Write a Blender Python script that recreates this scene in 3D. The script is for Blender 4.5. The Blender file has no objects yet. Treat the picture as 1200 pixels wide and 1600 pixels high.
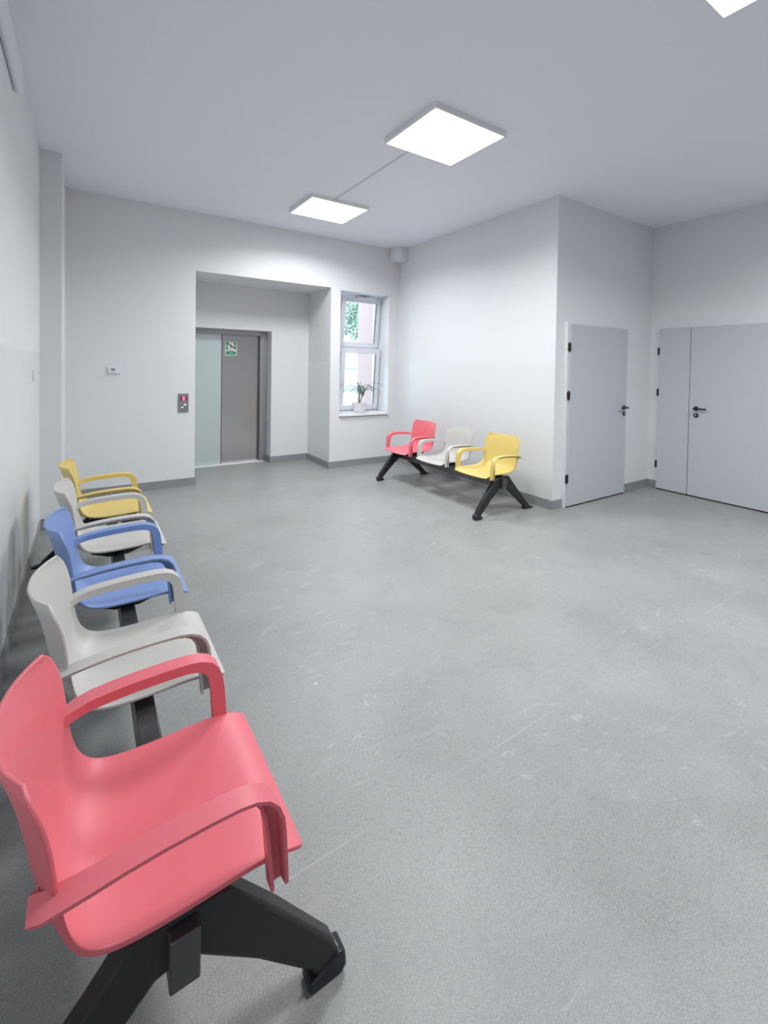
import bpy, bmesh, math, random
from mathutils import Vector, Matrix
random.seed(4)
S = bpy.context.scene
COL = S.collection
PI = math.pi

# ------------------------------------------------------------ camera
cam_d = bpy.data.cameras.new('camera'); cam = bpy.data.objects.new('camera', cam_d); COL.objects.link(cam)
R_ = Vector((0.80732711, -0.58985171, 0.01725968)); U_ = Vector((-0.00201263, 0.02649603, 0.99964689)); F_ = Vector((0.59010074, 0.80707677, -0.02020381))
M = Matrix.Identity(4)
for i in range(3):
    M[i][0] = R_[i]; M[i][1] = U_[i]; M[i][2] = -F_[i]
M[2][3] = 1.5
cam.matrix_world = M
cam_d.sensor_fit = 'HORIZONTAL'; cam_d.sensor_width = 36.0
cam_d.lens = 735.837 / 1200 * 36.0
cam_d.shift_x = -70.0 / 1200; cam_d.shift_y = -210.5 / 1200
cam_d.clip_start = 0.02; cam_d.clip_end = 200
S.camera = cam

# ------------------------------------------------------------ world, exposure
w = bpy.data.worlds.new('world'); S.world = w; w.use_nodes = True
bg = w.node_tree.nodes['Background']; bg.inputs[0].default_value = (0.75, 0.86, 1.0, 1); bg.inputs[1].default_value = 3.0
S.view_settings.view_transform = 'Standard'; S.view_settings.look = 'None'
S.view_settings.exposure = 0.95; S.view_settings.gamma = 1.0; S.view_settings.use_curve_mapping = False
PANEL_STRENGTH = 3.0      # glow of the diffuser sheet itself
PANEL_WATTS = 23.8         # its downward beam (prismatic diffuser)
PANEL_SPREAD = 154

# ------------------------------------------------------------ dimensions
XL, XC, XR, XQ = -0.321, -0.1665, 4.052, 5.962
YP, YB, YC, YR = 5.370, 6.387, 3.262, 7.226
YREAR = -3.0
H = 3.355; BB = 0.097

# ------------------------------------------------------------ materials
MATS = {}
def lin(c): return tuple(((v/255)/12.92 if v/255 <= .04045 else ((v/255+.055)/1.055)**2.4) for v in c)
def mat(name, col, rough=.5, metal=0.0, bump=0.0, bscale=200.0, var=0.0, vscale=3.0, emit=None, estr=0.0, spec=.5, trans=0.0):
    m = bpy.data.materials.new(name); m.use_nodes = True; nt = m.node_tree; b = nt.nodes['Principled BSDF']
    b.inputs['Base Color'].default_value = (*col, 1); b.inputs['Roughness'].default_value = rough
    b.inputs['Metallic'].default_value = metal; b.inputs['Specular IOR Level'].default_value = spec
    b.inputs['Transmission Weight'].default_value = trans
    tc = nt.nodes.new('ShaderNodeTexCoord')
    if bump > 0:
        n = nt.nodes.new('ShaderNodeTexNoise'); n.inputs['Scale'].default_value = bscale; n.inputs['Detail'].default_value = 3
        nt.links.new(tc.outputs['Object'], n.inputs['Vector'])
        bp = nt.nodes.new('ShaderNodeBump'); bp.inputs['Strength'].default_value = bump; bp.inputs['Distance'].default_value = .002
        nt.links.new(n.outputs['Fac'], bp.inputs['Height']); nt.links.new(bp.outputs['Normal'], b.inputs['Normal'])
    if var > 0:
        n = nt.nodes.new('ShaderNodeTexNoise'); n.inputs['Scale'].default_value = vscale; n.inputs['Detail'].default_value = 4
        nt.links.new(tc.outputs['Object'], n.inputs['Vector'])
        mx = nt.nodes.new('ShaderNodeMix'); mx.data_type = 'RGBA'
        mx.inputs['A'].default_value = (*[c*(1-var) for c in col], 1); mx.inputs['B'].default_value = (*[min(1, c*(1+var)) for c in col], 1)
        nt.links.new(n.outputs['Fac'], mx.inputs['Factor']); nt.links.new(mx.outputs['Result'], b.inputs['Base Color'])
    if emit:
        b.inputs['Emission Color'].default_value = (*emit, 1); b.inputs['Emission Strength'].default_value = estr
    MATS[name] = m; return m

def wall_mat(name, col):
    # matt emulsion above, satin washable paint below 1.57 m
    m = mat(name, col, rough=.75, bump=.12, bscale=120)
    nt = m.node_tree; b = nt.nodes['Principled BSDF']
    g = nt.nodes.new('ShaderNodeNewGeometry'); sp = nt.nodes.new('ShaderNodeSeparateXYZ'); nt.links.new(g.outputs['Position'], sp.inputs[0])
    lt = nt.nodes.new('ShaderNodeMath'); lt.operation = 'LESS_THAN'; lt.inputs[1].default_value = 1.57; nt.links.new(sp.outputs['Z'], lt.inputs[0])
    mr = nt.nodes.new('ShaderNodeMapRange'); mr.inputs['To Min'].default_value = .75; mr.inputs['To Max'].default_value = .34
    nt.links.new(lt.outputs[0], mr.inputs['Value']); nt.links.new(mr.outputs[0], b.inputs['Roughness'])
    mx = nt.nodes.new('ShaderNodeMix'); mx.data_type = 'RGBA'
    mx.inputs['A'].default_value = (*col, 1); mx.inputs['B'].default_value = (col[0]*.985, col[1]*1.0, col[2]*.99, 1)
    nt.links.new(lt.outputs[0], mx.inputs['Factor']); nt.links.new(mx.outputs['Result'], b.inputs['Base Color'])
    return m
WALL = wall_mat('wall_paint', (.775, .787, .805))
CEIL = mat('ceiling_paint', (.89, .90, .965), rough=.85, bump=.1, bscale=90)
BASE = mat('baseboard_vinyl', (.28, .29, .30), rough=.45, var=.12, vscale=12)
DOORM = mat('door_grey_laminate', (.545, .56, .60), rough=.42, bump=.05, bscale=300)
DFRAME = mat('door_frame_grey', (.70, .715, .74), rough=.4)
BLACK = mat('black_metal', (.012, .012, .014), rough=.38)
BLACKP = mat('black_powder_coat', (.018, .017, .020), rough=.42, bump=.05, bscale=400)
FOOTP = mat('black_foot_plastic', (.014, .014, .022), rough=.25)
BEAMM = mat('dark_beam_metal', (.11, .106, .115), rough=.30, metal=.5)
CHROME = mat('chrome', (.75, .75, .76), rough=.2, metal=1)
RED = mat('red_plastic', (.76, .165, .20), rough=.42, bump=.04, bscale=600)
GREY = mat('warm_grey_plastic', (.54, .53, .505), rough=.42, bump=.04, bscale=600)
BLUE = mat('blue_plastic', (.20, .295, .56), rough=.42, bump=.04, bscale=600)
YELLOW = mat('yellow_plastic', (.68, .53, .17), rough=.42, bump=.04, bscale=600)
WHITEP = mat('white_plastic', (.80, .81, .84), rough=.3)
TRIMW = mat('white_boxing', (.80, .81, .86), rough=.6)
PVC = mat('white_pvc', (.78, .80, .84), rough=.3)
GASK = mat('grey_gasket', (.05, .06, .07), rough=.5)
PANELM = mat('led_diffuser', (1, 1, 1), rough=.5, emit=(.975, .985, 1.0), estr=PANEL_STRENGTH)
ALU = mat('white_aluminium', (.86, .86, .88), rough=.4)
GREEN = mat('sign_green', (.03, .24, .13), rough=.4)
GREENL = mat('sign_light_green', (.22, .52, .36), rough=.4)
SIGNW = mat('sign_white', (.75, .80, .76), rough=.4)
SIGND = mat('sign_dark_print', (.09, .07, .07), rough=.4)
POT = mat('white_ceramic', (.80, .80, .80), rough=.25)
SOIL = mat('soil', (.05, .035, .025), rough=.9, bump=.5, bscale=80)
LEAF = mat('leaf_green', (.045, .14, .075), rough=.4, var=.3, vscale=20)
STEM = mat('stem_brown', (.10, .12, .06), rough=.6)
TREEL = mat('tree_leaf', (.20, .36, .27), rough=.5, var=.35, vscale=2)
BARK = mat('bark', (.10, .08, .06), rough=.8)
PINK = mat('pink_render', (.27, .20, .19), rough=.8, bump=.3, bscale=40)
FACADE = mat('pale_render', (.80, .82, .86), rough=.8)
FBAND = mat('slate_blue', (.16, .20, .36), rough=.5)
PAVE = mat('outdoor_paving', (.70, .71, .73), rough=.8, var=.1)
GROUT = mat('dark_gap', (.01, .01, .01), rough=.7)
REDLED = mat('red_led', (.6, .02, .08), rough=.4, emit=(1.0, .06, .17), estr=1.6)
DISP = mat('display_black', (.03, .004, .01), rough=.15)
WHITELED = mat('white_arrow', (.85, .80, .85), rough=.4, emit=(1, .93, 1), estr=.25)

def steel(name, col, rough, aniso=True):
    m = mat(name, col, rough=rough, metal=1.0)
    nt = m.node_tree; b = nt.nodes['Principled BSDF']
    tc = nt.nodes.new('ShaderNodeTexCoord'); mp = nt.nodes.new('ShaderNodeMapping'); mp.inputs['Scale'].default_value = (2, 2, 260)
    n = nt.nodes.new('ShaderNodeTexNoise'); n.inputs['Scale'].default_value = 3; n.inputs['Detail'].default_value = 2
    nt.links.new(tc.outputs['Object'], mp.inputs[0]); nt.links.new(mp.outputs[0], n.inputs['Vector'])
    bp = nt.nodes.new('ShaderNodeBump'); bp.inputs['Strength'].default_value = .08; bp.inputs['Distance'].default_value = .001
    nt.links.new(n.outputs['Fac'], bp.inputs['Height']); nt.links.new(bp.outputs['Normal'], b.inputs['Normal'])
    return m
STEEL = steel('brushed_steel', (.54, .52, .53), .20)
STEELF = steel('steel_frame', (.46, .44, .46), .38)
STEELL = mat('satin_grey_green_panel', (.60, .67, .675), rough=.38, metal=.35)
PLATE = mat('call_plate_steel', (.27, .26, .27), rough=.4, metal=.5)
GLASS = bpy.data.materials.new('window_glass'); GLASS.use_nodes = True
_nt = GLASS.node_tree; _nt.nodes.remove(_nt.nodes['Principled BSDF'])
_t = _nt.nodes.new('ShaderNodeBsdfTransparent'); _g = _nt.nodes.new('ShaderNodeBsdfGlossy'); _g.inputs['Roughness'].default_value = .02
_m = _nt.nodes.new('ShaderNodeMixShader'); _m.inputs[0].default_value = .07
_t.inputs[0].default_value = (.96, .99, .985, 1)
_nt.links.new(_t.outputs[0], _m.inputs[1]); _nt.links.new(_g.outputs[0], _m.inputs[2]); _nt.links.new(_m.outputs[0], _nt.nodes['Material Output'].inputs[0])

def floor_mat():
    m = bpy.data.materials.new('grey_vinyl_floor'); m.use_nodes = True; nt = m.node_tree; b = nt.nodes['Principled BSDF']
    N = nt.nodes.new; L = nt.links.new
    g = N('ShaderNodeNewGeometry')
    def noise(scale, detail=3, rough=.5, sc=None, dist=0.0):
        n = N('ShaderNodeTexNoise'); n.inputs['Scale'].default_value = scale; n.inputs['Detail'].default_value = detail
        n.inputs['Roughness'].default_value = rough; n.inputs['Distortion'].default_value = dist
        if sc:
            mp = N('ShaderNodeMapping'); mp.inputs['Scale'].default_value = sc[:3]
            mp.inputs['Rotation'].default_value = (0, 0, sc[3] if len(sc) > 3 else 0)
            L(g.outputs['Position'], mp.inputs[0]); L(mp.outputs[0], n.inputs['Vector'])
        else: L(g.outputs['Position'], n.inputs['Vector'])
        return n.outputs['Fac']
    def ramp(v, a, b_, lo=0., hi=1.):
        r = N('ShaderNodeMapRange'); r.inputs['From Min'].default_value = a; r.inputs['From Max'].default_value = b_
        r.inputs['To Min'].default_value = lo; r.inputs['To Max'].default_value = hi; L(v, r.inputs['Value']); return r.outputs[0]
    def mixc(f, A, B):
        x = N('ShaderNodeMix'); x.data_type = 'RGBA'; x.clamp_factor = True
        if hasattr(f, 'links') or hasattr(f, 'is_linked'): L(f, x.inputs['Factor'])
        else: x.inputs['Factor'].default_value = f
        for s, v in (('A', A), ('B', B)):
            if isinstance(v, tuple): x.inputs[s].default_value = (*v, 1)
            else: L(v, x.inputs[s])
        return x.outputs['Result']
    def mul(a, b_):
        x = N('ShaderNodeMath'); x.operation = 'MULTIPLY'; L(a, x.inputs[0])
        if isinstance(b_, float): x.inputs[1].default_value = b_
        else: L(b_, x.inputs[1])
        return x.outputs[0]
    base = mixc(ramp(noise(240, 2), .35, .65), (.205, .214, .211), (.335, .343, .337))
    base = mixc(ramp(noise(60, 3), .52, .70, 0, .45), base, (.185, .19, .195))
    base = mixc(ramp(noise(1.1, 5, .6), .35, .7, 0, .40), base, (.39, .40, .40))
    base = mixc(ramp(noise(3.2, 6, .7, dist=.8), .52, .72, 0, .45), base, (.215, .222, .222))
    scuff = mul(ramp(noise(5, 6, .75, (1, 2.4, 1, .7), 1.2), .57, .68), ramp(noise(1.3, 2), .40, .6))
    base = mixc(mul(scuff, .55), base, (.47, .48, .48))
    # sparse pale flecks and dark specks
    vo = N('ShaderNodeTexVoronoi'); vo.inputs['Scale'].default_value = 3.0; L(g.outputs['Position'], vo.inputs['Vector'])
    base = mixc(mul(ramp(vo.outputs['Distance'], .020, .035, 1, 0), .8), base, (.60, .61, .60))
    vo2 = N('ShaderNodeTexVoronoi'); vo2.inputs['Scale'].default_value = 1.7; L(g.outputs['Position'], vo2.inputs['Vector'])
    base = mixc(mul(ramp(vo2.outputs['Distance'], .006, .011, 1, 0), .8), base, (.10, .13, .11))
    # weld seam between two sheets
    sp = N('ShaderNodeSeparateXYZ'); L(g.outputs['Position'], sp.inputs[0])
    a = N('ShaderNodeMath'); a.operation = 'SUBTRACT'; a.inputs[1].default_value = 1.312; L(sp.outputs['Y'], a.inputs[0])
    ab = N('ShaderNodeMath'); ab.operation = 'ABSOLUTE'; L(a.outputs[0], ab.inputs[0])
    seam = ramp(ab.outputs[0], .0015, .003, 1, 0)
    base = mixc(mul(mul(seam, ramp(noise(2.5, 2), .42, .6)), .45), base, (.46, .47, .47))
    L(base, b.inputs['Base Color'])
    L(ramp(noise(2.2, 4, .6), .3, .7, .34, .52), b.inputs['Roughness'])
    b.inputs['Specular IOR Level'].default_value = .5
    bp = N('ShaderNodeBump'); bp.inputs['Strength'].default_value = .03; bp.inputs['Distance'].default_value = .002
    L(noise(120, 2), bp.inputs['Height']); L(bp.outputs['Normal'], b.inputs['Normal'])
    return m
FLOOR = floor_mat()

# ------------------------------------------------------------ helpers
def sharpen(bm, deg=35):
    bm.normal_update()
    for f in bm.faces: f.smooth = True
    for e in bm.edges:
        if len(e.link_faces) == 2: e.smooth = e.calc_face_angle(0) < math.radians(deg)
def box(bm, x0, x1, y0, y1, z0, z1, mi=0):
    v = [bm.verts.new((x, y, z)) for x in (x0, x1) for y in (y0, y1) for z in (z0, z1)]
    for q in ((0, 1, 3, 2), (4, 6, 7, 5), (0, 4, 5, 1), (2, 3, 7, 6), (0, 2, 6, 4), (1, 5, 7, 3)):
        bm.faces.new([v[i] for i in q]).material_index = mi
def prism(bm, pts, axis, a, b, mi=0):
    """extrude a 2D polygon: axis 'y' -> pts are (x,z); 'z' -> (x,y); 'x' -> (y,z)"""
    def P(p, t): return {'y': (p[0], t, p[1]), 'z': (p[0], p[1], t), 'x': (t, p[0], p[1])}[axis]
    A = [bm.verts.new(P(p, a)) for p in pts]; B = [bm.verts.new(P(p, b)) for p in pts]; n = len(pts)
    fs = [bm.faces.new(A), bm.faces.new(B[::-1])]
    for i in range(n): fs.append(bm.faces.new([A[i], B[i], B[(i+1) % n], A[(i+1) % n]]))
    for f in fs: f.material_index = mi
    bmesh.ops.recalc_face_normals(bm, faces=fs)
def cyl(bm, p0, p1, r0, r1=None, n=24, mi=0):
    r1 = r0 if r1 is None else r1
    p0 = Vector(p0); p1 = Vector(p1); d = (p1-p0).normalized()
    u = d.orthogonal().normalized(); v = d.cross(u)
    A = [bm.verts.new(p0+(u*math.cos(t)+v*math.sin(t))*r0) for t in [2*PI*i/n for i in range(n)]]
    B = [bm.verts.new(p1+(u*math.cos(t)+v*math.sin(t))*r1) for t in [2*PI*i/n for i in range(n)]]
    fs = [bm.faces.new(A[::-1]), bm.faces.new(B)]
    for i in range(n): fs.append(bm.faces.new([A[i], A[(i+1) % n], B[(i+1) % n], B[i]]))
    for f in fs: f.material_index = mi
def lathe(bm, prof, cx, cy, n=32, mi=0):
    rings = []
    for r, z in prof:
        rings.append([bm.verts.new((cx+r*math.cos(2*PI*i/n), cy+r*math.sin(2*PI*i/n), z)) for i in range(n)])
    for a, b in zip(rings, rings[1:]):
        for i in range(n): bm.faces.new([a[i], a[(i+1) % n], b[(i+1) % n], b[i]]).material_index = mi
    bm.faces.new(rings[0][::-1]).material_index = mi; bm.faces.new(rings[-1]).material_index = mi
def obj(name, bm, m, parent=None, bevel=0.0, segs=2, deg=35):
    sharpen(bm, deg)
    me = bpy.data.meshes.new(name); bm.to_mesh(me); bm.free()
    for x in (m if isinstance(m, (list, tuple)) else [m]): me.materials.append(x)
    o = bpy.data.objects.new(name, me); COL.objects.link(o)
    if parent is not None: o.parent = parent
    if bevel > 0:
        b = o.modifiers.new('bevel', 'BEVEL'); b.width = bevel; b.segments = segs; b.limit_method = 'ANGLE'; b.angle_limit = math.radians(30); b.harden_normals = False
    return o
def tag(o, label=None, cat=None, group=None, kind=None):
    if label: o['label'] = label
    if cat: o['category'] = cat
    if group: o['group'] = group
    if kind: o['kind'] = kind
    return o
def thing(name, label, cat, loc=(0, 0, 0), rz=0, group=None, kind=None):
    o = bpy.data.objects.new(name, None); COL.objects.link(o); o.location = loc; o.rotation_euler = (0, 0, rz)
    o.empty_display_size = .1
    return tag(o, label, cat, group, kind)
def struct(name, bm, m, label, cat, bevel=0.0):
    return tag(obj(name, bm, m, bevel=bevel), label, cat, kind='structure')

# ------------------------------------------------------------ room shell
T = .2
bm = bmesh.new(); box(bm, XL-.6, XQ+.3, YREAR-.2, YR+.6, -.12, 0); struct('floor', bm, FLOOR, 'speckled grey vinyl floor with pale scuffs', 'floor')
bm = bmesh.new(); box(bm, XL-.6, XQ+.3, YREAR-.2, YR+.6, H, H+.2); struct('ceiling', bm, CEIL, 'smooth pale lavender-grey ceiling', 'ceiling')
bm = bmesh.new(); box(bm, XL-T, XL, YREAR-.2, YB+.9, 0, H); box(bm, XL, XC, YP, YB, 0, H)
struct('wall_left', bm, WALL, 'white left wall with a narrow pilaster at its far end', 'wall')
# back wall with the lift recess and the window niche
bm = bmesh.new()
xo0, xo1, ZR = 1.101, 2.889, 2.641
WX0, WX1, WZ0, WZ1 = 3.040, 3.872, .752, 2.620
YW = 6.86
box(bm, XL, xo0, YB, YB+1.3, 0, H)
box(bm, xo0, xo1, YB, YB+1.3, ZR, H)
ex1, EZ = 2.303, 2.013
box(bm, ex1, xo1, YR, YR+.46, 0, ZR)                        # beside the lift doors
box(bm, xo0, ex1, YR, YR+.46, EZ, ZR)                       # above the lift doors
prism(bm, [(xo1, YB), (WX0, YB), (WX0+.09, YW-.13), (WX0+.09, YW), (xo1, YW)], 'z', 0, H)   # splayed pier between recess and window
box(bm, xo1, WX0, YW, YR+.46, 0, H)
box(bm, WX0, WX1, YB, YW, 0, WZ0-.01)
box(bm, WX0, WX1, YB, YW, WZ1, H)
box(bm, WX1, XR+.2, YB, YW, 0, H)
struct('wall_back', bm, WALL, 'white back wall with lift recess and window niche', 'wall')
bm = bmesh.new(); box(bm, XR, XR+T, YC, YB+.3, 0, H); struct('wall_right', bm, WALL, 'white wall behind the three seat bench', 'wall')
# wall with the single door
bm = bmesh.new(); box(bm, XR+T, XQ+.2, YC, YC+T, 0, H)
struct('wall_center', bm, WALL, 'short shaded wall holding the single grey door', 'wall')
bm = bmesh.new(); box(bm, XQ, XQ+T, YREAR-.2, YC, 0, H); struct('wall_far_right', bm, WALL, 'shaded right wall holding the double grey door', 'wall')
bm = bmesh.new(); box(bm, XL, XQ, YREAR-.2, YREAR, 0, H); struct('wall_rear', bm, WALL, 'white wall behind the viewpoint', 'wall')

# baseboards
t = .012
bm = bmesh.new(); box(bm, XL, XL+t, YREAR, YP-t, 0, BB); box(bm, XL, XC+t, YP-t, YP, 0, BB); box(bm, XC, XC+t, YP, YB-t, 0, BB)
struct('baseboard_left', bm, BASE, 'dark grey skirting along left wall and pilaster', 'baseboard')
bm = bmesh.new(); box(bm, XC, xo0+t, YB-t, YB, 0, BB); box(bm, xo0, xo0+t, YB, YR+.2, 0, BB)
struct('baseboard_back', bm, BASE, 'dark grey skirting left of the lift recess', 'baseboard')
bm = bmesh.new(); box(bm, ex1-t, xo1, YR-t, YR, 0, BB); box(bm, ex1-t, ex1, YR, YR+.20, 0, BB); box(bm, xo1-t, xo1, YB-t, YR-t, 0, BB)
struct('baseboard_recess', bm, BASE, 'dark grey skirting inside the lift recess', 'baseboard')
bm = bmesh.new(); box(bm, xo1, XR-t, YB-t, YB, 0, BB); struct('baseboard_window', bm, BASE, 'dark grey skirting below the window', 'baseboard')
bm = bmesh.new(); box(bm, XR-t, XR, YC-t, YB, 0, BB); box(bm, XR, 4.195, YC-t, YC, 0, BB)
struct('baseboard_right', bm, BASE, 'dark grey skirting behind the three seat bench', 'baseboard')
bm = bmesh.new(); box(bm, 5.362, XQ, YC-t, YC, 0, BB); box(bm, XQ-t, XQ, 3.140, YC-t, 0, BB); box(bm, XQ-t, XQ, YREAR, 1.5, 0, BB)
struct('baseboard_far_right', bm, BASE, 'dark grey skirting in the corner between the grey doors', 'baseboard')

# boxing along the left wall under the ceiling, boxed pipe in the far ceiling corner
bm = bmesh.new(); box(bm, XL, XL+.038, YREAR, 3.52, 2.985, 3.13); struct('trim_1', bm, TRIMW, 'shallow white pipe boxing high on left wall', 'trim', bevel=.018)
bm = bmesh.new(); n = 10
pts = [(XR, YB), (XR, 6.15)] + [(XR-.10-.09*math.sin(PI/2*i/n), 6.24-.09*math.cos(PI/2*i/n)) for i in range(n+1)] + [(XR-.19, YB)]
prism(bm, pts, 'z', 3.15, H)
tag(obj('pipe_cover', bm, TRIMW, bevel=.006), 'short white boxed pipe stub in the ceiling corner above the bench', 'pipe cover')

# ------------------------------------------------------------ lift doors
d1 = thing('door_1', 'brushed steel two panel lift door in the recess', 'door', (1.75, YR+.2, 0), kind='structure')
ox, oy = 1.75, YR+.2
bm = bmesh.new()
box(bm, 2.195-ox, ex1-ox, 0, .10, 0, EZ); box(bm, .98-ox, 2.195-ox, 0, .10, 1.945, EZ); box(bm, .98-ox, 1.085-ox, 0, .10, 0, 1.945)
obj('door_frame', bm, STEELF, d1, bevel=.004)
bm = bmesh.new(); box(bm, 1.085-ox, 1.640-ox, .05, .075, .012, 1.945)
tag(obj('door_panel', bm, STEELL, d1, bevel=.002), 'pale grey green satin panel')
bm = bmesh.new(); box(bm, 1.615-ox, 2.20-ox, .088, .110, .012, 1.945)
tag(obj('door_panel', bm, STEEL, d1, bevel=.002), 'brushed steel panel carrying the green sticker')
bm = bmesh.new(); box(bm, 1.640-ox, 1.652-ox, .056, .087, .012, 1.945); box(bm, 2.190-ox, 2.1955-ox, .075, .088, .012, 1.945)
obj('door_strip', bm, GASK, d1)  # narrow dark strips at the panel overlap and by the right jamb
bm = bmesh.new(); box(bm, 1.0-ox, 2.25-ox, -.03, .12, 0, .010)
obj('threshold', bm, ALU, d1, bevel=.002)
bm = bmesh.new(); box(bm, .9-ox, 2.5-ox, .125, .16, 0, 2.1); obj('shaft_lining', bm, GROUT, d1)

# green sticker
sx0, sx1, sz0, sz1 = 1.700, 1.868, 1.632, 1.846
sw, sh = sx1-sx0, sz1-sz0
bm = bmesh.new()
box(bm, 0, sw, -.0015, 0, 0, sh, 0)
def sg(x0, x1, z0, z1, mi, k=0): box(bm, x0*sw, x1*sw, -.0022-k*.0006, -.0012, z0*sh, z1*sh, mi)
sg(.08, .92, .05, .30, 1); sg(.08, .25, .40, .93, 1); sg(.75, .92, .52, .95, 1)
sg(.11, .22, .55, .78, 2, 1); sg(.78, .88, .58, .78, 2, 1); sg(.16, .84, .08, .13, 2, 1); sg(.30, .70, .19, .25, 2, 1)
sg(.08, .92, .93, .955, 1); sg(.30, .70, .34, .37, 3)
prism(bm, [(.10*sw, .93*sh), (.16*sw, .93*sh), (.92*sw, .50*sh), (.92*sw, .44*sh), (.86*sw, .44*sh), (.10*sw, .88*sh)], 'y', -.0042, -.0012, 3)
cyl(bm, (.48*sw, -.0045, .72*sh), (.48*sw, -.0012, .72*sh), .062*sw, n=14, mi=3); sg(.45, .53, .50, .68, 3)
s = obj('safety_sticker', bm, [SIGNW, GREEN, GREENL, SIGND]); s.location = (sx0, oy+.0875, sz0)
tag(s, 'green and white safety sticker high on the steel lift door', 'sign')

# lift call panel
cp = thing('lift_call_panel', 'steel lift call panel with red display beside the recess', 'call panel', (.972, YB, .908))
bm = bmesh.new(); box(bm, -.056, .056, -.012, 0, 0, .227); obj('faceplate', bm, PLATE, cp, bevel=.003)
bm = bmesh.new(); box(bm, -.030, .032, -.0140, -.011, .140, .192); dsp = obj('display', bm, DISP, cp, bevel=.001)
bm = bmesh.new()
for a in ((-.013, .016, .182, .188), (-.013, .016, .145, .151), (-.013, -.006, .145, .188), (.009, .016, .145, .188), (-.006, .009, .163, .170)):
    box(bm, a[0], a[1], -.0155, -.0138, a[2], a[3])
box(bm, -.014, .017, -.0146, -.0137, .143, .190)
obj('floor_numeral', bm, REDLED, dsp)
bm = bmesh.new(); cyl(bm, (.0, -.0145, .075), (0, -.011, .075), .030, n=28); bt = obj('call_button', bm, BLACK if False else PLATE, cp, bevel=.001)
bm = bmesh.new(); prism(bm, [(-.006, .086), (.040, .086), (.018, .103)], 'y', -.0165, -.0140); prism(bm, [(-.030, .066), (.000, .066), (-.010, .052), (-.022, .054)], 'y', -.0165, -.0140)
obj('arrow', bm, WHITELED, bt)

# small wall plates
t_ = thing('wall_controller', 'small white plate with dark oval window on back wall', 'wall plate', (.270, YB, 1.410))
bm = bmesh.new(); box(bm, -.060, .060, -.016, 0, -.040, .040); obj('cover', bm, WHITEP, t_, bevel=.005)
bm = bmesh.new(); n = 20; prism(bm, [(-.012+.024*math.cos(2*PI*i/n), .010+.010*math.sin(2*PI*i/n)) for i in range(n)], 'y', -.0175, -.015); obj('sensor_window', bm, mat('sensor_grey', (.16, .17, .18), .3), t_)
bm = bmesh.new(); box(bm, -.028, .012, -.0175, -.015, -.026, -.018); obj('badge', bm, mat('badge_grey', (.42, .43, .44), .4), t_)
t_ = thing('light_switch', 'white light switch on left wall near the pilaster', 'switch', (XL, 4.75, 1.39))
bm = bmesh.new(); box(bm, 0, .010, -.042, .042, -.043, .043); obj('cover', bm, WHITEP, t_, bevel=.004)
bm = bmesh.new(); box(bm, .009, .015, -.028, .028, -.028, .028); obj('rocker', bm, WHITEP, t_, bevel=.002)

# ------------------------------------------------------------ single door
d2 = thing('door_2', 'single grey flush door with black handle', 'door', (4.205, YC, 0), kind='structure')
bm = bmesh.new(); W2 = 5.352-4.205
box(bm, 0, .035, -.034, 0, 0, 2.02); box(bm, .035, W2+.006, -.012, 0, 1.98, 2.012); box(bm, W2-.02, W2+.006, -.012, 0, 0, 1.98)
obj('door_frame', bm, DFRAME, d2, bevel=.002)
bm = bmesh.new(); box(bm, .038, W2, -.046, -.012, .014, 2.008); leaf = obj('door_leaf', bm, DOORM, d2, bevel=.003)
bm = bmesh.new(); box(bm, .03, W2-.01, -.040, -.004, 0, .0135); obj('floor_gap', bm, GROUT, d2)
for z in (1.751, 1.226, .316):
    bm = bmesh.new(); cyl(bm, (.030, -.046, z-.048), (.030, -.046, z+.048), .010, n=12); box(bm, .012, .048, -.051, -.034, z-.040, z+.040)
    if z < 1: cyl(bm, (.030, -.058, z), (.030, -.05, z), .008, n=10)
    obj('hinge', bm, BLACK, d2, bevel=.002)
def handle(parent, leafdir):
    # local frame: x along the door (lever direction leafdir), -y out of the door
    bm = bmesh.new(); cyl(bm, (0, -.009, 0), (0, 0, 0), .027, n=28); cyl(bm, (0, -.055, 0), (0, -.009, 0), .011, n=16)
    o = obj('door_handle', bm, BLACK, parent, bevel=.0015)
    bm = bmesh.new(); a, b_ = sorted((-.012*leafdir, .135*leafdir)); box(bm, a, b_, -.064, -.048, -.010, .010); lv = obj('lever', bm, BLACK, o, bevel=.004)
    bm = bmesh.new(); cyl(bm, (0, -.009, 0), (0, 0, 0), .027, n=28); k = obj('lock_rosette', bm, BLACK, parent, bevel=.0015)
    bm = bmesh.new(); cyl(bm, (0, -.011, .004), (0, -.0085, .004), .0095, n=16); box(bm, -.004, .004, -.0108, -.0085, -.014, .004); obj('lock_cylinder', bm, CHROME, k)
    return o, k
o, k = handle(d2, -1); o.location = (5.297-4.205, -.046, 1.058); k.location = (5.299-4.205, -.046, .984)

# ------------------------------------------------------------ double door on the far right wall
d3 = thing('door_3', 'wide grey double door with narrow left leaf and black handle', 'door', (XQ, 3.134, 0), rz=-PI/2, kind='structure')
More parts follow.
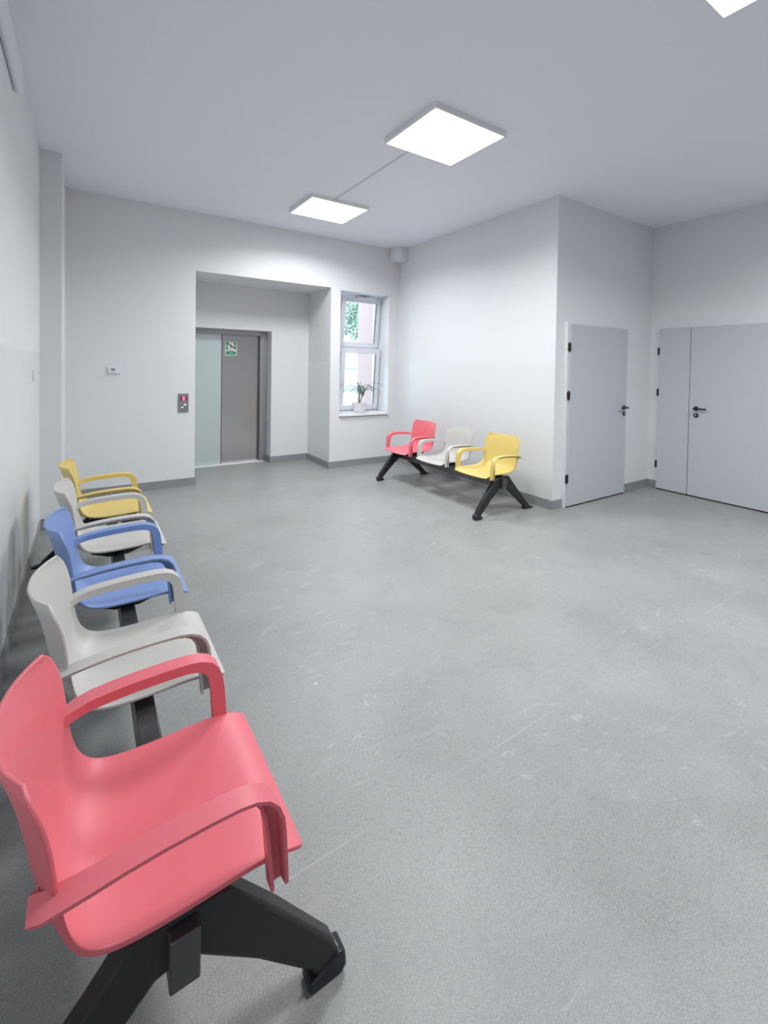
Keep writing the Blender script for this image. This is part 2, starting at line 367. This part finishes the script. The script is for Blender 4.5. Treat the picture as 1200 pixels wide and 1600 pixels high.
# local x runs along world -y (to the right), local -y points into the room (world -x)
W3 = 3.134-1.60; seam = 3.134-2.739
bm = bmesh.new(); box(bm, 0, .022, -.030, 0, 0, 2.05); box(bm, .022, W3, -.012, 0, 2.02, 2.05); box(bm, W3, W3+.03, -.03, 0, 0, 2.05)
obj('door_frame', bm, DFRAME, d3, bevel=.002)
bm = bmesh.new(); box(bm, .010, seam-.003, -.046, -.010, .014, 2.044); obj('door_leaf', bm, DOORM, d3, bevel=.003)
bm = bmesh.new(); box(bm, seam+.003, W3, -.046, -.010, .014, 2.044); obj('door_leaf', bm, DOORM, d3, bevel=.003)
bm = bmesh.new(); box(bm, .012, W3-.01, -.040, -.004, 0, .0135); box(bm, seam-.004, seam+.004, -.041, -.008, .014, 2.042); obj('floor_gap', bm, GROUT, d3)
for z in (1.760, 1.238, .322):
    bm = bmesh.new(); cyl(bm, (.006, -.046, z-.048), (.006, -.046, z+.048), .010, n=12); box(bm, -.008, .020, -.051, -.028, z-.040, z+.040); obj('hinge', bm, BLACK, d3, bevel=.002)
o, k = handle(d3, 1); o.location = (3.134-2.655, -.046, 1.066); k.location = (3.134-2.653, -.046, .986)

# ------------------------------------------------------------ window
YFR = 6.735
win = thing('window_1', 'narrow white two sash window in the deep niche', 'window', (WX0, YFR, WZ0), kind='structure')
FX0, FX1, FZ0, FZ1 = .105, WX1-WX0, .035, WZ1-WZ0
TR = 1.800-WZ0
def rect_frame(bm, x0, x1, z0, z1, wd, y0, y1, wt=None, wb=None):
    wt = wt or wd; wb = wb or wd
    box(bm, x0, x0+wd, y0, y1, z0, z1); box(bm, x1-wd, x1, y0, y1, z0, z1)
    box(bm, x0+wd, x1-wd, y0, y1, z1-wt, z1); box(bm, x0+wd, x1-wd, y0, y1, z0, z0+wb)
bm = bmesh.new(); rect_frame(bm, FX0-.03, FX1, FZ0, FZ1, .055, 0, .07); box(bm, FX0+.02, FX1-.055, 0, .07, TR-.035, TR+.035)
obj('window_frame', bm, PVC, win, bevel=.004)
def sash(z0, z1, tilt, wd):
    bm = bmesh.new(); x0, x1 = FX0+.03, FX1-.012
    hh = z1-z0
    rect_frame(bm, x0, x1, 0, hh, wd, -.035, .02)
    o = obj('sash', bm, PVC, win, bevel=.005); o.location = (0, -.002, z0); o.rotation_euler = (math.radians(tilt), 0, 0)
    bm = bmesh.new(); rect_frame(bm, x0+wd-.001, x1-wd+.001, wd-.001, hh-wd+.001, .006, -.037, -.010); obj('gasket', bm, GASK, o) if False else bm.free()
    bm = bmesh.new(); box(bm, x1-wd-.005, x1-wd+.001, -.0365, -.008, wd, hh-wd); obj('gasket', bm, GASK, o)
    bm = bmesh.new(); box(bm, x0+wd-.004, x1-wd+.004, -.012, -.006, wd-.004, hh-wd+.004); obj('glass_pane', bm, GLASS, o)
    return o
sash(TR+.012, FZ1-.035, 6.5, .078)
sash(FZ0+.03, TR-.012, 5, .078)
bm = bmesh.new(); box(bm, .40, .66, -.135, -.02, FZ1-.055, FZ1-.035); box(bm, .36, .50, -.15, -.12, FZ1-.065, FZ1-.045); obj('opening_stay', bm, ALU, win, bevel=.003)
bm = bmesh.new(); prism(bm, [(-.004, YB-.032-YFR), (FX1, YB-.032-YFR), (FX1, .0), (.085, .0), (-.004, YB-YFR-.001)], 'z', 0, .034); tag(obj('window_sill', bm, mat('white_sill', (.82, .83, .86), .25), win, bevel=.006), 'glossy white sill board')

# plant
pl = thing('potted_plant', 'spindly potted plant with arching thin leaves on the window sill', 'plant', (3.448, 6.535, WZ0+.034))
bm = bmesh.new(); lathe(bm, [(.070, 0), (.084, .01), (.100, .08), (.116, .148), (.118, .156), (.108, .156), (.100, .145)], 0, 0, 36); obj('pot', bm, POT, pl, deg=50)
bm = bmesh.new(); lathe(bm, [(.098, .132), (.102, .140)], 0, 0, 24); obj('soil', bm, SOIL, pl)
def blade(bm, base, dirv, length, arch, wdt, n=9):
    d = Vector((math.cos(dirv), math.sin(dirv), 0)); side = Vector((-d.y, d.x, 0)); rows = []
    p = Vector(base); ang = math.radians(66)
    for i in range(n+1):
        tt = i/n; wq = wdt*math.sin(PI*min(1, .12+tt*.88))**.6*(1 if tt < .98 else .1)
        fold = Vector((0, 0, wq*.35))
        rows.append((bm.verts.new(p-side*wq+fold), bm.verts.new(p), bm.verts.new(p+side*wq+fold)))
        p = p + (d*math.cos(ang)+Vector((0, 0, math.sin(ang))))*(length/n); ang -= math.radians(arch)/n
    for a, b in zip(rows, rows[1:]):
        bm.faces.new([a[0], a[1], b[1], b[0]]); bm.faces.new([a[1], a[2], b[2], b[1]])
stems = [((-.01, .0, .135), (.01, .0, .37), .011), ((.0, .01, .135), (.11, .02, .35), .008)]
for si, (a, b, r) in enumerate(stems):
    bm = bmesh.new(); cyl(bm, a, b, r, r*.7, n=10); obj('stem', bm, STEM, pl)
    nb = 13 if si == 0 else 12
    for j in range(nb):
        bm = bmesh.new(); tt = .50+.50*(j/nb)
        base = Vector(a).lerp(Vector(b), tt)
        ang_ = j*2.4+si; ln = .40+random.uniform(-.09, .06); ca, sa = math.cos(ang_), math.sin(ang_)
        lim = [((.395-base.x)/ca if ca > 0 else (.330+base.x)/-ca) if abs(ca) > .05 else 9, ((.160-base.y)/sa if sa > 0 else (.135+base.y)/-sa) if abs(sa) > .05 else 9]
        ln = min(ln, min(lim)/.70)
        blade(bm, base, ang_, ln, random.uniform(130, 180), .0105)
        sol = obj('leaf', bm, LEAF, pl); md = sol.modifiers.new('thick', 'SOLIDIFY'); md.thickness = .001
bm = bmesh.new(); cyl(bm, (0.01, 0, .36), (.02, 0, .50), .006, .002, n=8); obj('shoot', bm, STEM, pl)

# ------------------------------------------------------------ outside the window
bm = bmesh.new(); box(bm, 3.0, 40, 7.9, 60, -.25, -.1); box(bm, 4.3, 40, 6.9, 7.9, -.25, -.1); tag(obj('outdoor_ground', bm, PAVE), kind='structure', label='pale paved yard outside the window', cat='ground')
bm = bmesh.new(); box(bm, 4.69, 9.5, 8.05, 9.0, -.1, 6.5)
tag(obj('neighbouring_wall', bm, PINK), 'pale pink rendered wall end seen through the window', 'wall')
hb = thing('pale_building', 'pale low building with blue grey band seen through lower sash', 'building', (14, 27, -.1))
bm = bmesh.new(); box(bm, -5, 5, 0, 6, 0, 2.15); obj('wall', bm, FACADE, hb)
bm = bmesh.new(); box(bm, -5.1, 5.1, -.12, -.001, 1.40, 1.50); obj('ledge', bm, FBAND, hb)
bm = bmesh.new(); box(bm, -5.1, 5.1, -.05, -.001, 2.0, 2.4); obj('fascia', bm, mat('pale_blue_fascia', (.45, .52, .72), .6), hb)
bm = bmesh.new(); box(bm, -4.6, 4.6, -.3, -.001, .15, .45); obj('plinth', bm, mat('blue_grey_plinth', (.40, .45, .60), .6), hb)
tr = thing('leafy_tree', 'bright green leafy tree seen through the upper sash', 'tree', (10.1, 18.2, -.1))
bm = bmesh.new(); cyl(bm, (0, 0, 0), (.05, .1, 3.2), .16, .09, n=14)
for k in range(7):
    a = k*.9; cyl(bm, (.04, .08, 2.2+k*.15), (math.cos(a)*.9, math.sin(a)*.9, 3.1+k*.22), .05, .015, n=8)
obj('trunk', bm, BARK, tr)
bm = bmesh.new()
for k in range(4200):
    u = random.gauss(0, 1), random.gauss(0, 1), random.gauss(0, 1); L = math.sqrt(sum(q*q for q in u)); rr = random.random()**.5
    c = Vector((u[0]/L*2.0*rr, u[1]/L*1.2*rr, 3.75+u[2]/L*1.15*rr))
    if c.z < 2.45+random.uniform(0, .3): continue
    a = Vector((random.gauss(0, 1), random.gauss(0, 1), random.gauss(0, 1))).normalized(); b = a.orthogonal().normalized(); sz = random.uniform(.07, .13)
    q = [c-a*sz, c-b*sz*.5, c+a*sz, c+b*sz*.5]; bm.faces.new([bm.verts.new(x) for x in q])
f = obj('foliage', bm, TREEL, tr); f['kind'] = 'stuff'

# ------------------------------------------------------------ ceiling panels
def ceiling_panel(x, y, label, seen=True):
    p = thing('ceiling_light', label, 'ceiling light', (x, y, H), group='square led panels on the ceiling')
    hw = .345
    bm = bmesh.new(); rect = [(-hw, hw, -hw, -hw+.012), (-hw, hw, hw-.012, hw), (-hw, -hw+.012, -hw+.012, hw-.012), (hw-.012, hw, -hw+.012, hw-.012)]
    for a in rect: box(bm, a[0], a[1], a[2], a[3], -.040, 0)
    box(bm, -hw+.012, hw-.012, -hw+.012, hw-.012, -.030, -.022)
    obj('frame', bm, ALU, p)
    bm = bmesh.new(); box(bm, -hw+.0125, hw-.0125, -hw+.0125, hw-.0125, -.0385, -.0305); obj('diffuser', bm, PANELM, p)
    ld = bpy.data.lights.new('panel_beam', 'AREA'); ld.shape = 'SQUARE'; ld.size = 2*hw-.03; ld.energy = PANEL_WATTS; ld.spread = math.radians(PANEL_SPREAD); ld.color = (.975, .985, 1.0)
    lo = bpy.data.objects.new('panel_beam', ld); COL.objects.link(lo); lo.parent = p; lo.location = (0, 0, -.0405)
    return p
PX = 2.312
ceiling_panel(PX, 3.010, 'glowing square ceiling panel, the large middle one, above room centre')
ceiling_panel(PX, 5.215, 'farther small glowing ceiling panel, nearest the lift recess')
ceiling_panel(PX-.01, .770, 'glowing ceiling panel cut by the top right picture corner')
ceiling_panel(4.45, .30, 'added out of view panel that brightens the double door side')  # unseen extra panel, added only to lift the light on the door walls
bm = bmesh.new(); cyl(bm, (2.243, 3.355, H-.005), (2.243, 4.875, H-.005), .006, n=10); cyl(bm, (2.243, 4.855, H-.010), (2.243, 4.872, H-.010), .013, n=10)
tag(obj('surface_cable', bm, TRIMW), 'thin white cable run joining the two ceiling panels', 'cable')

# ------------------------------------------------------------ beam benches
PITCH = .735; HW = .2545
SIDE = [(.241, .407), (.228, .415), (.19, .428), (.13, .434), (.06, .430), (-.02, .428), (-.09, .430), (-.135, .440), (-.163, .460), (-.181, .492), (-.192, .54), (-.199, .60), (-.205, .66), (-.215, .71), (-.227, .742), (-.236, .762), (-.243, .775)]
CENT = [(.246, .396), (.232, .408), (.19, .420), (.13, .417), (.06, .408), (-.02, .402), (-.09, .402), (-.150, .410), (-.195, .430), (-.222, .465), (-.243, .53), (-.256, .60), (-.267, .66), (-.281, .71), (-.292, .742), (-.300, .762), (-.305, .775)]
def shell_bm():
    bm = bmesh.new(); cols = 16; n = len(SIDE); rows = []
    for i in range(n):
        # corner rounding at the two free edges
        if i == 0: w_ = HW-.008
        elif i == 1: w_ = HW-.001
        elif i == n-1: w_ = HW-.036
        elif i == n-2: w_ = HW-.014
        elif i == n-3: w_ = HW-.004
        else: w_ = HW
        row = []
        for j in range(cols+1):
            s_ = -1+2*j/cols; g_ = abs(s_)**2.3
            if i < 7: g_ = abs(s_)**2.8
            x = CENT[i][0]+(SIDE[i][0]-CENT[i][0])*g_; z = CENT[i][1]+(SIDE[i][1]-CENT[i][1])*g_
            row.append(bm.verts.new((x, s_*w_, z)))
        rows.append(row)
    for a, b in zip(rows, rows[1:]):
        for j in range(cols): bm.faces.new([a[j], b[j], b[j+1], a[j+1]])
    bmesh.ops.recalc_face_normals(bm, faces=bm.faces[:])
    # make sure the normals look up / forward
    bm.normal_update(); bm.faces.ensure_lookup_table()
    if bm.faces[cols*4+8].normal.z < 0: bmesh.ops.reverse_faces(bm, faces=bm.faces[:])
    return bm
ARM = [(-.231, .560, .014), (-.237, .562, .017), (-.218, .572, .021), (-.185, .584, .024), (-.15, .591, .026), (-.10, .597, .027), (-.04, .601, .028), (.03, .603, .028), (.085, .602, .029), (.115, .597, .031),
       (.137, .586, .034), (.152, .568, .036), (.160, .545, .037), (.165, .51, .037), (.169, .46, .037), (.1725, .415, .037), (.175, .383, .037)]
def arm_bm(sgn):
    bm = bmesh.new(); rings = []
    for i, (x, z, th) in enumerate(ARM):
        a = ARM[max(0, i-1)]; b = ARM[min(len(ARM)-1, i+1)]
        d = Vector((b[0]-a[0], 0, b[1]-a[1])).normalized(); nn = Vector((-d.z, 0, d.x))
        y0, y1 = HW-.004, HW+.050
        if i < 4: y0 = HW-(.070, .045, .026, .012)[i]; y1 = HW+(-.022, .014, .034, .045)[i]
        if i >= 13: y1 = HW+.050-.004*(i-12)
        c = Vector((x, 0, z))
        ring = []; lip = .001+.020*max(0, min(1, (i-10)/4)); h_ = th/2
        for (nn_, yy) in ((h_, y0), (h_, y1), (h_-.0075, y1), (h_-.010, y0+.015), (-h_+.008, y0+.014), (-h_+.007, y0+.014+lip), (-h_, y0+.014+lip), (-h_, y0)):
            ring.append(bm.verts.new(c+nn*nn_+Vector((0, sgn*yy, 0))))
        rings.append(ring)
    for a, b in zip(rings, rings[1:]):
        for k in range(8): bm.faces.new([a[k], a[(k+1) % 8], b[(k+1) % 8], b[k]])
    bm.faces.new(rings[0]); bm.faces.new(rings[-1][::-1])
    bmesh.ops.recalc_face_normals(bm, faces=bm.faces[:])
    return bm
def bracket_bm():
    bm = bmesh.new()
    for y in (-.115, .115):
        prism(bm, [(-.135, .384), (-.125, .396), (.150, .400), (.165, .392), (.05, .352), (-.05, .352)], 'y', y-.022, y+.022)
    box(bm, -.06, .07, -.10, .10, .372, .384)
    return bm
def leg_bm(front):
    bm = bmesh.new()
    if front: P = [(-.015, .392), (.085, .390), (.200, .258), (.330, .095), (.350, .045), (.290, .022), (.272, .055), (.145, .182), (.015, .290), (-.015, .296)]
    else: P = [(.015, .392), (-.095, .390), (-.165, .305), (-.412, .040), (-.375, .010), (-.345, .026), (-.100, .235), (-.050, .284), (.015, .296)]
    prism(bm, P, 'y', -.027, .027)
    for v in bm.verts:                       # slimmer towards the floor
        k = max(0, min(1, (.36-v.co.z)/.36)); v.co.y *= 1-.22*k
    return bm
def foot_bm(front):
    bm = bmesh.new()
    if front: P = [(.292, .0), (.350, .0), (.366, .012), (.362, .050), (.344, .056), (.272, .026), (.268, .006)]
    else: P = [(-.355, .0), (-.470, .0), (-.474, .010), (-.425, .020), (-.412, .044), (-.395, .050), (-.340, .022), (-.340, .004)]
    prism(bm, P, 'y', -.027, .027)
    return bm
def make_bench(name, label, loc, rz, colors, legy):
    n = len(colors); B = thing(name, label, 'bench', loc, rz, group='beam benches of coloured plastic seats')
    bm = bmesh.new(); box(bm, -.030, .026, -legy-.055, legy+.055, .270, .375); obj('beam', bm, BEAMM, B, bevel=.004)
    for sgn in (-1, 1):
        for fr, nm in ((True, 'front'), (False, 'rear')):
            o = obj('leg', leg_bm(fr), BLACKP, B, bevel=.009, segs=2); o.location = (0, sgn*legy, 0)
            f_ = obj('foot', foot_bm(fr), FOOTP, o, bevel=.005)
    for i, (m, nm) in enumerate(colors):
        y = (i-(n-1)/2)*PITCH
        o = obj('seat', shell_bm(), m, B, deg=80); o.location = (0, y, 0); o['label'] = nm+' moulded plastic seat shell'
        sb = o.modifiers.new('round', 'SUBSURF'); sb.levels = 2; sb.render_levels = 2; sb.boundary_smooth = 'PRESERVE_CORNERS'
        so = o.modifiers.new('thick', 'SOLIDIFY'); so.thickness = .010; so.offset = -1
        bv = o.modifiers.new('edge', 'BEVEL'); bv.width = .0028; bv.segments = 2; bv.limit_method = 'ANGLE'; bv.angle_limit = math.radians(50)
        for sgn in (-1, 1):
            a = obj('armrest', arm_bm(sgn), m, o, bevel=.0022, segs=2, deg=50)
        b = obj('mounting_bracket', bracket_bm(), BLACKP, o, bevel=.004); b['label'] = 'black seat bracket'
    return B
G = (GREY, 'warm grey')
make_bench('waiting_bench', 'long five seat bench along left wall, red seat nearest', (.165, 2.7285, 0), 0, [(RED, 'red'), G, (BLUE, 'blue'), G, (YELLOW, 'yellow')], 1.6735)
make_bench('waiting_bench', 'shorter three seat bench along right wall, yellow seat nearest the doors', (3.472, 4.410, 0), PI, [(RED, 'red'), G, (YELLOW, 'yellow')], .955)
